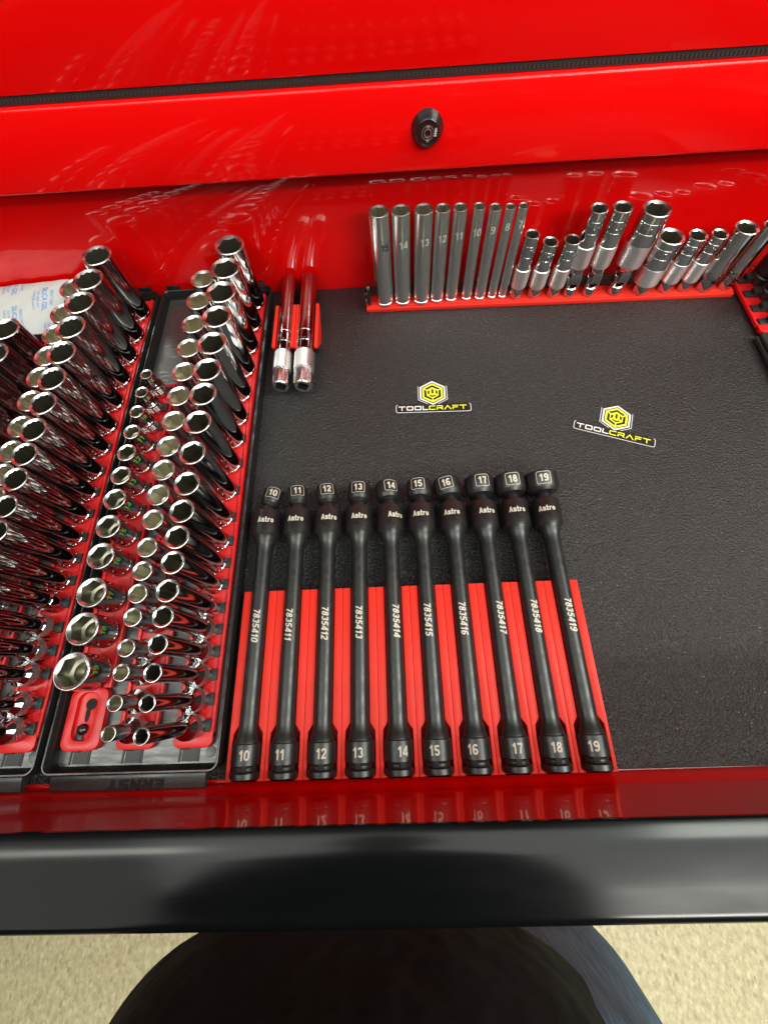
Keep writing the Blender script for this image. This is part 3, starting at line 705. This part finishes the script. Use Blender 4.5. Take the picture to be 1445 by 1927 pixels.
for i, (x, d, s_) in enumerate(tall):
    t = chrome_socket('tall_socket', 'tall slim chrome socket numbered %s, %s on the back rail' % (s_, ('leftmost and widest' if i == 0 else ORD[i] + ' from the left')), gT, (x, bry(x), ZR), d, 93.5 - ZR + (5.5 if i < 6 else 4), 6, 30, None, 12, 0.52 + turnr() * .3,
                      lean=(-0.0, -0.026 + 0.002 * i))
    az = math.atan2(56 - bry(x), 120 - x) + (0.42 if i == 0 else 0.25)
    text_cyl_z(s_, 7.0, d / 2 + 0.06, az, 65 + i * 1.7, M_['ink_grey'] if i else M_['case'], t, bold=0.012)
def knurled_socket(label, x, d, H, pts, kd, k0, k1, group, lean, hexd, jointed=False, band=True, name='spark_plug_socket', plain=False):
    """upright: hex drive end, knurled sleeve, plain barrel with an embossed band"""
    t = thing(name, label, 'socket', (x, bry(x), ZR), 0, group); t.rotation_euler = (lean[0], lean[1], 0)
    r = d / 2
    if jointed:                                                 # fork at the bottom, pin joint, then the socket above
        q = MB(); q.lathe([(hexd / 2 - 1, 0), (hexd / 2, 0.8), (hexd / 2, 9), (hexd / 2 - 1.6, 10.2), (0.01, 10.2)], 32)
        for s_ in (-1, 1): q.box(s_ * (hexd / 2 - 1.9) - 1.7, s_ * (hexd / 2 - 1.9) + 1.7, -4.2, 4.2, 9.6, 22)
        q.build('drive_fork', M_['chrome'], t, bevel=0.5)
        q = MB(); q.lathe([(3.2, -hexd / 2 - .4), (3.2, hexd / 2 + .4)], 24, Matrix.Translation((0, 0, 19)) @ Matrix.Rotation(rad(90), 4, 'Y'), True, True); q.box(-4.2, 4.2, -4.0, 4.0, 14.5, 23.5)
        q.lathe([(1.5, -5.2), (1.5, 5.2)], 16, Matrix.Translation((0, 0, 19)) @ Matrix.Rotation(rad(90), 4, 'X'), True, True)
        q.build('joint_pin', M_['chrome'], t, bevel=0.4)
        q = MB(); 
        for s_ in (-1, 1): q.box(-4.6, 4.6, s_ * (hexd / 2 - 2) - 1.6, s_ * (hexd / 2 - 2) + 1.6, 15.5, 28)
        q.lathe([(0.01, 26.5), (hexd / 2, 26.5), (hexd / 2 + .3, 28), (kd / 2 - .5, k0)], 32); q.build('joint_yoke', M_['chrome'], t, bevel=0.5)
    else:
        hx = [(hexd / 2 / math.cos(rad(30)) * math.cos(rad(60 * k + 12)), hexd / 2 / math.cos(rad(30)) * math.sin(rad(60 * k + 12))) for k in range(6)]
        q = MB(); q.prism(hx, 0, k0 - 0.4); q.build('hex_drive', M_['chrome'], t, bevel=0.5)
    if not plain:
        q = MB(); q.lathe([(kd / 2 - 2, k0 - .6), (kd / 2 - .4, k0 - .5), (kd / 2, k0)], 56)
        knurl(q, kd / 2, k0, k1, 60, 22, 0.34); q.lathe([(kd / 2, k1), (kd / 2 - .5, k1 + .5), (r - .2, k1 + .6)], 56)
        q.build('knurled_sleeve', M_['chrome_rough'], t, smooth=False)
    else:
        q = MB(); q.lathe([(hexd / 2 - 1, k0 - .5), (kd / 2 - .3, k0), (kd / 2, k0 + .6), (kd / 2, k1), (r, k1 + .8)], 48); q.build('drive_collar', M_['chrome'], t)
    q = MB(); bo = MB(); q.lathe([(r, k1 + .55), (r, H - 0.05 * r - 0.1)], 48); rim = MB(); mouth(rim, bo, r, H, pts, 26, turn=random.uniform(0, 1)); rim.build('mouth_rim', M_['chrome_rim'], t, sharp=28)
    b = q.build('barrel', M_['chrome_semi'], t, sharp=28); bo.build('bore', M_['bore'], t, sharp=20)
    if band:
        q = MB(); z0 = k1 + (H - k1) * 0.40; z1 = k1 + (H - k1) * 0.72
        for z in (z0, z1): q.lathe([(r, z), (r + .2, z + .3), (r + .2, z + .7), (r, z + 1.0)], 48)
        rnd = random.Random(int(x)); a = -3.0
        while a < 0.2:                                          # worn raised marks of the band
            if rnd.random() < .7:
                w = rnd.uniform(.08, .18); zz = z0 + 2 + rnd.uniform(0, .8); hh = (z1 - z0) * rnd.uniform(.25, .55)
                q.rings([[(rr_ * math.cos(a + k), rr_ * math.sin(a + k), z) for k, z in ((0, zz), (w, zz), (w, zz + hh), (0, zz + hh))] for rr_ in (r - .1, r + .28)], cap1=True)
            a += rnd.uniform(.16, .34)
        q.build('embossed_band', M_['chrome'], b, bevel=0)
    return t
gK = 'knurled spark plug sockets on the back rail'
knurled_socket('slim twelve-point knurled socket right beside the tall socket numbered 7', 262.0, 14.2, 66.5, 12, 15.6, 13, 33, gK, (0, .0), 12.5)
knurled_socket('six-point knurled socket between the two twelve-point knurled ones', 281.6, 15.2, 58.5, 6, 16.4, 12, 31, gK, (0, 0), 12.5)
knurled_socket('twelve-point knurled socket just left of the three taller jointed sockets', 302.2, 16.2, 59.5, 12, 16.8, 12, 32, gK, (0, 0), 12.5)
gU = 'tall jointed spark plug sockets'
knurled_socket('jointed knurled socket, leftmost of the three tall swivel ones', 319.5, 16.0, 87, 6, 17.0, 33, 54, gU, (0, -.05), 14, True)
knurled_socket('jointed knurled socket, middle one of the three tall swivel sockets', 340.0, 17.5, 87, 6, 18.0, 33, 54, gU, (0, -.045), 14.5, True)
knurled_socket('widest jointed knurled socket, with the largest mouth on the back rail', 367.5, 25.0, 84, 6, 24.0, 33, 55, gU, (0, -.0), 15, True)
knurled_socket('wide short knurled socket right of the tall jointed sockets', 395.5, 25.0, 58, 6, 24.5, 12, 30, gK, (0, 0), 16)
knurled_socket('knurled socket second from the right of the short ones, between wide and narrow', 420.5, 17.6, 58, 6, 17.6, 12, 32, gK, (0, 0), 13)
knurled_socket('narrow knurled socket, last before the plain-sided sockets at right', 440.8, 15.6, 58, 6, 16.2, 12, 32, gK, (0, 0), 12.5)
gP = 'plain long sockets at the right of the back rail'
knurled_socket('plain chrome socket with a wide bright mouth near the right end of the back rail', 462.0, 21.5, 63, 6, 22, 15, 21, gP, (0, 0), 15, band=False, name='plain_socket', plain=True)
knurled_socket('slim plain chrome socket at the right end of the back rail', 484.0, 14.8, 64, 6, 15.6, 13, 19, gP, (0, 0), 12, band=False, name='plain_socket', plain=True)

# ------------------------------------------------------------------ two long spark plug sockets lying in red holders
def lying(label, x, y0, k):
    t = thing('long_spark_plug_socket', label, 'socket', (x, y0, 15.5), 0, 'long knurled sockets lying against the back wall')
    r = 8.3 * k
    hx = [(8.6 * k * math.cos(rad(60 * j + 30)), 8.6 * k * math.sin(rad(60 * j + 30))) for j in range(6)]
    n = 48
    hexr = lambda th: 8.9 * k * math.cos(rad(30)) / math.cos(((th + rad(30)) % rad(60)) - rad(30))
    ring = lambda fn, z: [(fn(2 * math.pi * j / n) * math.cos(2 * math.pi * j / n), fn(2 * math.pi * j / n) * math.sin(2 * math.pi * j / n), z) for j in range(n)]
    q = MB()
    sqf = lambda th: min(4.7 / max(abs(math.cos(th - .5)), abs(math.sin(th - .5))), 6.1)
    q.rings([ring(sqf, 0.0), ring(lambda th: 7.3 * k, 0.0), ring(lambda th: min(hexr(th), 8.2 * k), 0.9), ring(hexr, 2.2), ring(hexr, 17.5), ring(lambda th: 7.9 * k, 18.2)], YAX)
    hd = q.build('hex_drive', M_['chrome_satin'], t, sharp=22)
    q = MB(); q.rings([ring(sqf, 0.0), ring(sqf, 9.0)], YAX, cap1=True); q.build('square_recess', M_['hole'], hd, sharp=20)
    q = MB(); q.lathe([(7.9 * k, 18.1), (9.0 * k, 18.6)], 60, YAX); knurl(q, 9.0 * k, 18.6, 41, 60, 26, 0.34, YAX); q.lathe([(9.0 * k, 41), (r - .2, 41.8)], 60, YAX)
    q.build('knurled_sleeve', M_['chrome_rough'], t, smooth=False)
    q = MB(); bo = MB(); L = 474 - y0
    q.lathe([(r, 41.7), (r, L - 0.05 * r - .1)], 48, YAX); mouth(q, bo, r, L, 6, 30, T=YAX); b = q.build('barrel', M_['chrome'], t, sharp=28); bo.build('bore', M_['bore'], t)
    q = MB()
    for y in (52, 66): q.lathe([(r, y), (r + .3, y + .3), (r + .3, y + .8), (r, y + 1.1)], 48, YAX)
    for a in (-0.9, -0.35, 0.05, 0.5, 1.0):
        q.rings([[(rr_ * math.sin(a + u), y, rr_ * math.cos(a + u)) for u, y in ((0, 55), (.2, 55), (.2, 63), (0, 63))] for rr_ in (r - .1, r + .28)], cap1=True)
    q.build('embossed_band', M_['chrome'], b)
lying('long chrome spark plug socket lying next to the tray, left of the pair', 16.0, 326.5, 0.97)
lying('long chrome spark plug socket lying by the open liner, right of the pair', 37.6, 325.5, 1.08)
def plug_holder(label, x0, x1, far, near):
    t = thing('socket_holder', label, 'tool holder', (x0, near, 0), 0, 'red holders of the two long sockets')
    L = far - near
    for xx in (x0, x1 - 3.4):
        q = MB(); pr = [(22, 0.4), (L - 22, 0.4), (L, 17), (L, 19.5), (0, 19.5), (0, 16)]
        v = [(xx - x0, y, z) for y, z in pr] + [(xx - x0 + 3.4, y, z) for y, z in pr]; n = 6
        q.add(v, [tuple(range(n - 1, -1, -1)), tuple(range(n, 2 * n))] + [(i, (i + 1) % n, n + (i + 1) % n, n + i) for i in range(n)])
        q.build('side_wall', M_['red_print'], t, bevel=0.5)
    q = MB(); q.box(3.4, x1 - x0 - 3.4, 24, L - 24, 0.3, 4.5); q.build('saddle', M_['red_print'], t, bevel=0.4)
plug_holder('red holder clasping the left of the two lying long sockets', 4.2, 26.4, 432, 374)
plug_holder('red holder clasping the right of the two lying long sockets', 26.9, 50.6, 432, 372)

# ------------------------------------------------------------------ stickers
def sticker(label, x, y, rz):
    t = thing('logo_sticker', label, 'sticker', (x, y, 0.05), rz, 'logo stickers on the liner')
    def hexa(r, cy): return [(r * math.cos(rad(60 * k + 30)), cy + r * math.sin(rad(60 * k + 30))) for k in range(6)]
    cy = 18.2
    def rrect(x0, x1, y0, y1, r, n=5):
        p = []
        for cx, cy_, a0 in ((x1 - r, y1 - r, 0), (x0 + r, y1 - r, 90), (x0 + r, y0 + r, 180), (x1 - r, y0 + r, 270)):
            p += [(cx + r * math.cos(rad(a0 + 90 * k / n)), cy_ + r * math.sin(rad(a0 + 90 * k / n))) for k in range(n + 1)]
        return p
    q = MB(); q.prism(rrect(-37, 37, -5.2, 5.2, 2.2), 0, 0.34); q.prism(hexa(17.2, cy), 0, 0.30); q.build('backing', M_['sticker'], t, smooth=False)
    zc = [0.36]
    def up(): zc[0] += 0.012; return zc[0]
    def seg(mb, p, r_, w):
        d = math.hypot(r_[0] - p[0], r_[1] - p[1]); ux, uy = (r_[0] - p[0]) / d, (r_[1] - p[1]) / d; z = up(); h = w / 2
        ax, ay = p[0] - ux * h, p[1] - uy * h; bx, by = r_[0] + ux * h, r_[1] + uy * h
        mb.add([(ax + uy * h, ay - ux * h, z), (bx + uy * h, by - ux * h, z), (bx - uy * h, by + ux * h, z), (ax - uy * h, ay + ux * h, z)], [(0, 1, 2, 3)])
    def fill(mb, poly): z = up(); mb.add([(a, b, z) for a, b in poly], [tuple(range(len(poly)))])
    # white outline
    q = MB(); o = rrect(-36.2, 36.2, -4.5, 4.6, 1.9)
    o = o[5:] + o[:5]
    for a, b in zip(o, o[1:]):
        if math.hypot(a[0] - b[0], a[1] - b[1]) > 1e-6 and not (a[1] > 4.4 and b[1] > 4.4): seg(q, a, b, 0.55)
    h = hexa(16.4, cy)
    for a, b in ((h[2], h[3]), (h[5], h[0])): seg(q, a, b, 0.5)
    for a, b in ((h[3], h[4]), (h[5], h[4])): seg(q, a, (a[0] + (b[0] - a[0]) * .62, a[1] + (b[1] - a[1]) * .62), 0.5)
    q.build('outline', M_['white'], t, smooth=False)
    # hexagon emblem
    lg = MB(); fill(lg, hexa(14.6, cy)); em = lg.build('emblem', M_['white'], t, smooth=False)
    def sub(name, m, polys, segs=()):
        q = MB()
        for p in polys: fill(q, p)
        for a, b, w in segs: seg(q, a, b, w)
        q.build(name, m, em, smooth=False)
    sub('emblem_ground', M_['sticker'], [hexa(12.8, cy)])
    sub('emblem_ring', M_['yellow'], [hexa(11.7, cy)])
    sub('emblem_ground', M_['sticker'], [hexa(9.5, cy)])
    P = lambda r, a: (r * math.cos(rad(a)), cy + r * math.sin(rad(a)))
    sub('emblem_cube', M_['yellow'], [hexa(6.9, cy)], [(P(6, a), P(10.2, a), 1.3) for a in (150, 30, 270)])
    sl = lambda x0, x1, yb0, yb1, yt0, yt1: [(x0, cy + yb0), (x1, cy + yb1), (x1, cy + yt1), (x0, cy + yt0)]
    sub('emblem_ground', M_['sticker'], [sl(-4.9, -3.0, -2.0, -0.7, 2.1, 3.1), sl(3.0, 4.9, -0.7, -2.0, 3.1, 2.1), [(-1.0, cy - .6), (0, cy - 1.2), (1.0, cy - .6), (1.0, cy + 4.0), (0, cy + 4.6), (-1.0, cy + 4.0)],
        [(-3.9, cy - 3.1), (0, cy - 5.4), (3.9, cy - 3.1), (2.6, cy - 2.3), (0, cy - 3.6), (-2.6, cy - 2.3)]])
    # squared wide lettering, drawn as strokes
    GL = {'T': [((0, 4), (5.6, 4)), ((2.8, 4), (2.8, 0))],
          'O': [((0.5, 4), (5.1, 4)), ((5.6, 3.5), (5.6, .5)), ((5.1, 0), (.5, 0)), ((0, .5), (0, 3.5))],
          'L': [((0, 4), (0, 0)), ((0, 0), (4.6, 0))], 'C': [((5.2, 4), (.5, 4)), ((0, 3.5), (0, .5)), ((.5, 0), (5.2, 0))],
          'R': [((0, 0), (0, 1.6)), ((0, 4), (4.7, 4)), ((5.1, 3.6), (5.1, 2.2)), ((0, 1.7), (4.7, 1.7)), ((3.4, 1.5), (5.2, 0))],
          'A': [((0, 0), (2.9, 4)), ((2.9, 4), (5.8, 0))], 'F': [((0, 0), (0, 2)), ((0, 4), (5, 4)), ((0, 2), (4.2, 2))]}
    x_ = -33.4
    for name, m, word in (('white_lettering', M_['white'], 'TOOL'), ('yellow_lettering', M_['yellow'], 'CRAFT')):
        q = MB()
        for ch in word:
            w = max(max(a[0], b[0]) for a, b in GL[ch])
            for a, b in GL[ch]: seg(q, (x_ + a[0], a[1] - 2.0), (x_ + b[0], b[1] - 2.0), 1.05)
            x_ += w + (2.15 if ch != 'L' else 1.7)
        q.build(name, m, t, smooth=False)
sticker('flat black logo sticker lying straight, left one, reading TOOLCRAFT', 163.2, 304.3, -0.022)
sticker('tilted black logo sticker reading TOOLCRAFT, slanting down to the right', 327.4, 265.8, -0.352)

# ------------------------------------------------------------------ right edge: rail with black impact sockets, dark case
rail('socket_rail', 'red rail with black clips standing at the right edge of the drawer', None, 511.5, 379, 468, [448, 427, 406, 387])
for i, (y, d, dx) in enumerate(((448, 27, 8), (424, 26, 8), (400, 24, 9))):
    t = thing('impact_socket', 'black impact socket standing at the right edge, %s' % ('against the back wall', 'middle one on its rail', 'nearest the dark case')[i], 'socket', (519 + dx, y, ZB), 0, 'black impact sockets at the right edge')
    q = MB(); bo = MB(); r = d / 2
    q.lathe([(r - 3, 0), (r - .6, 0), (r, .7), (r, 8), (r - .8, 8.8), (r - .8, 11), (r, 12), (r, 64 - .05 * r - .1)]); mouth(q, bo, r, 64, 6, 30)
    q.build('barrel', M_['impact'], t, sharp=28); bo.build('bore', M_['impact'], t, sharp=20)
t = thing('storage_case', 'dark grey plastic case cut by the right edge, in front of the impact sockets', 'tool case', (492, 242, 0))
q = MB(); q.box(0, 90, 0, 128, 0.3, 6.0); q.build('case_base', M_['case'], t, bevel=1.6, seg=3)
q = MB(); q.box(0.6, 89.4, 0.6, 127.4, 6.2, 11); q.build('case_lid', M_['case'], t, bevel=2.0, seg=3)
q = MB(); q.box(-1.2, 0.8, 30, 60, 3, 9); q.build('latch', M_['impact'], t, bevel=0.8)

# ------------------------------------------------------------------ the person standing at the drawer
def remesh(o, vox):
    m = o.modifiers.new('remesh', 'REMESH'); m.mode = 'VOXEL'; m.voxel_size = vox * S; m.use_smooth_shade = True
    s_ = o.modifiers.new('smooth', 'SMOOTH'); s_.iterations = 6; s_.factor = 0.5
    return o
def sup(cx, cy, a, b, z, e=2.6, n=40, tilt=0.0):
    p = []
    for k in range(n):
        th = 2 * math.pi * k / n; c, s_ = math.cos(th), math.sin(th)
        p.append((cx + a * math.copysign(abs(c) ** (2 / e), c), cy + b * math.copysign(abs(s_) ** (2 / e), s_), z + tilt * b * s_))
    return p
def limb(mb, pts, n=20):
    """tapering round limb through (x,y,z,r)"""
    rings = []
    for i, p in enumerate(pts):
        a = Vector(pts[max(0, i - 1)][:3]); b = Vector(pts[min(len(pts) - 1, i + 1)][:3]); qd = (b - a).to_track_quat('Z', 'Y')
        rings.append([tuple(Vector(p[:3]) + qd @ Vector((p[3] * math.cos(2 * math.pi * k / n), p[3] * math.sin(2 * math.pi * k / n), 0))) for k in range(n)])
    mb.rings(rings, None, True, True)
def ball(mb, c, rx, ry, rz, n=24, m=14):
    rg = []
    for j in range(1, m):
        ph = math.pi * j / m; rg.append([(c[0] + rx * math.sin(ph) * math.cos(2 * math.pi * k / n), c[1] + ry * math.sin(ph) * math.sin(2 * math.pi * k / n), c[2] - rz * math.cos(ph)) for k in range(n)])
    mb.rings(rg, None, True, True)
per = thing('person', 'person in a black shirt and blue jeans standing close to the drawer edge', 'person', (90, -270, -900))
PX, PY = 84, -272
def ppart(name, mb, m, vox=None, **kw):
    mb.v = [(x, y + 0.00036 * max(0, z - 120) ** 2 * (1 if abs(x - PX) < 150 and z > 400 else .75) if z < 480 else y + 56 + (z - 480) * .5, z) for x, y, z in mb.v]
    o = mb.build(name, m, per, (-90, 270, 900), sharp=180, **kw)
    return remesh(o, vox) if vox else o
body = MB()
body.rings([sup(PX + 10, PY, 150, 100, z) for z in (-160, -60)] + [sup(PX, PY - 5, 140, 92, 80), sup(PX, PY - 10, 160, 105, 260), sup(PX, PY - 10, 185, 95, 420), sup(PX, PY - 5, 120, 70, 480), sup(PX, PY + 5, 55, 55, 520)], None, True, True)
limb(body, [(PX, PY + 5, 490, 58), (PX, PY + 35, 560, 54), (PX, PY + 55, 600, 54)])
ball(body, (PX, PY + 62, 660), 76, 96, 112); ball(body, (PX, PY + 110, 610), 48, 42, 50)       # skull, jaw bent towards the drawer
limb(body, [(PX, PY + 155, 672, 7), (PX, PY + 172, 640, 13), (PX, PY + 158, 628, 12)])          # nose
for s in (-1, 1):
    ball(body, (PX + s * 78, PY + 55, 655), 10, 20, 32); ball(body, (PX + s * 30, PY + 148, 668), 13, 10, 10)
    limb(body, [(PX + s * 178, PY - 15, 425, 56), (PX + s * 205, PY - 40, 330, 50), (PX + s * 215, PY - 62, 140, 42), (PX + s * 218, PY - 52, 20, 36), (PX + s * 214, PY - 30, -70, 28), (PX + s * 212, PY - 24, -110, 28)])
    ball(body, (PX + s * 210, PY - 20, -150), 20, 40, 50)                                        # palm
    for k in range(4):
        y = PY - 48 + k * 19; L = (66, 78, 84, 70)[k]
        limb(body, [(PX + s * 210, y, -180, 10), (PX + s * 206, y + 4, -180 - L * .55, 9), (PX + s * 194, y + 8, -180 - L, 7.5)], 12)
    limb(body, [(PX + s * 205, PY + 12, -135, 12), (PX + s * 196, PY + 34, -165, 11), (PX + s * 188, PY + 40, -195, 9)], 12)
HIPS = ((PX - 62, PY - 8), (PX + 150, PY + 6))
KN = ((PX - 72, PY + 6, -440), (PX + 196, PY + 26, -440)); AN = ((PX - 76, PY - 24, -820), (PX + 190, PY - 24, -820))
for (hx_, hy_), k, a in zip(HIPS, KN, AN):
    limb(body, [(hx_, hy_, -90, 88), (hx_ * .6 + k[0] * .4, hy_ * .6 + k[1] * .4, -250, 76), (*k, 56), (k[0] * .6 + a[0] * .4, k[1] * .6 + a[1] * .4, -590, 54), (*a, 38), (a[0], a[1], -860, 40)])
    limb(body, [(a[0], a[1] - 30, -868, 32), (a[0], a[1] + 60, -872, 36), (a[0], a[1] + 165, -880, 20)])
ppart('body', body, M_['skin'], 7)
sh = MB()
sh.rings([sup(PX - 8, PY + 6, 214, 154, -128, 2.6), sup(PX - 8, PY + 8, 212, 158, -112, 2.6), sup(PX - 6, PY + 8, 203, 156, -60, 2.6), sup(PX, PY + 4, 200, 150, 20, 2.5), sup(PX, PY - 3, 182, 134, 120, 2.3), sup(PX, PY - 8, 186, 128, 260, 2.4), sup(PX, PY - 8, 204, 112, 410, 2.5), sup(PX, PY - 4, 140, 82, 480), sup(PX, PY + 6, 72, 70, 512)], None, True, True)
for s in (-1, 1):
    limb(sh, [(PX + s * 160, PY - 12, 432, 66), (PX + s * 208, PY - 38, 330, 63), (PX + s * 214, PY - 54, 225, 60)])
ppart('shirt', sh, M_['shirt'], 9)
je = MB()
je.rings([sup(PX + 52, PY + 4, 190, 126, z, 2.6) for z in (-190, -130, -70)] + [sup(PX + 20, PY - 2, 160, 112, 0, 2.4)], None, True, True)
for (hx_, hy_), k, a in zip(HIPS, KN, AN):
    limb(je, [(hx_, hy_, -70, 106), (hx_, hy_, -150, 108), (hx_ * .6 + k[0] * .4, hy_ * .6 + k[1] * .4, -250, 98), (*k, 78), (k[0] * .6 + a[0] * .4, k[1] * .6 + a[1] * .4, -590, 72), (*a, 62), (a[0], a[1], -852, 62)])
ppart('jeans', je, M_['jeans'], 9)
for a in AN:
    q = MB(); limb(q, [(a[0], a[1] - 42, -866, 32), (a[0], a[1], -858, 44), (a[0], a[1] + 80, -866, 44), (a[0], a[1] + 150, -876, 34), (a[0], a[1] + 184, -884, 15)])
    ppart('shoe', q, M_['shoe'], 8)
q = MB(); ball(q, (PX, PY + 50, 684), 83, 98, 100); q2 = MB()
q2.add([v for v in q.v], q.f); hair = ppart('hair', q2, M_['hair'])
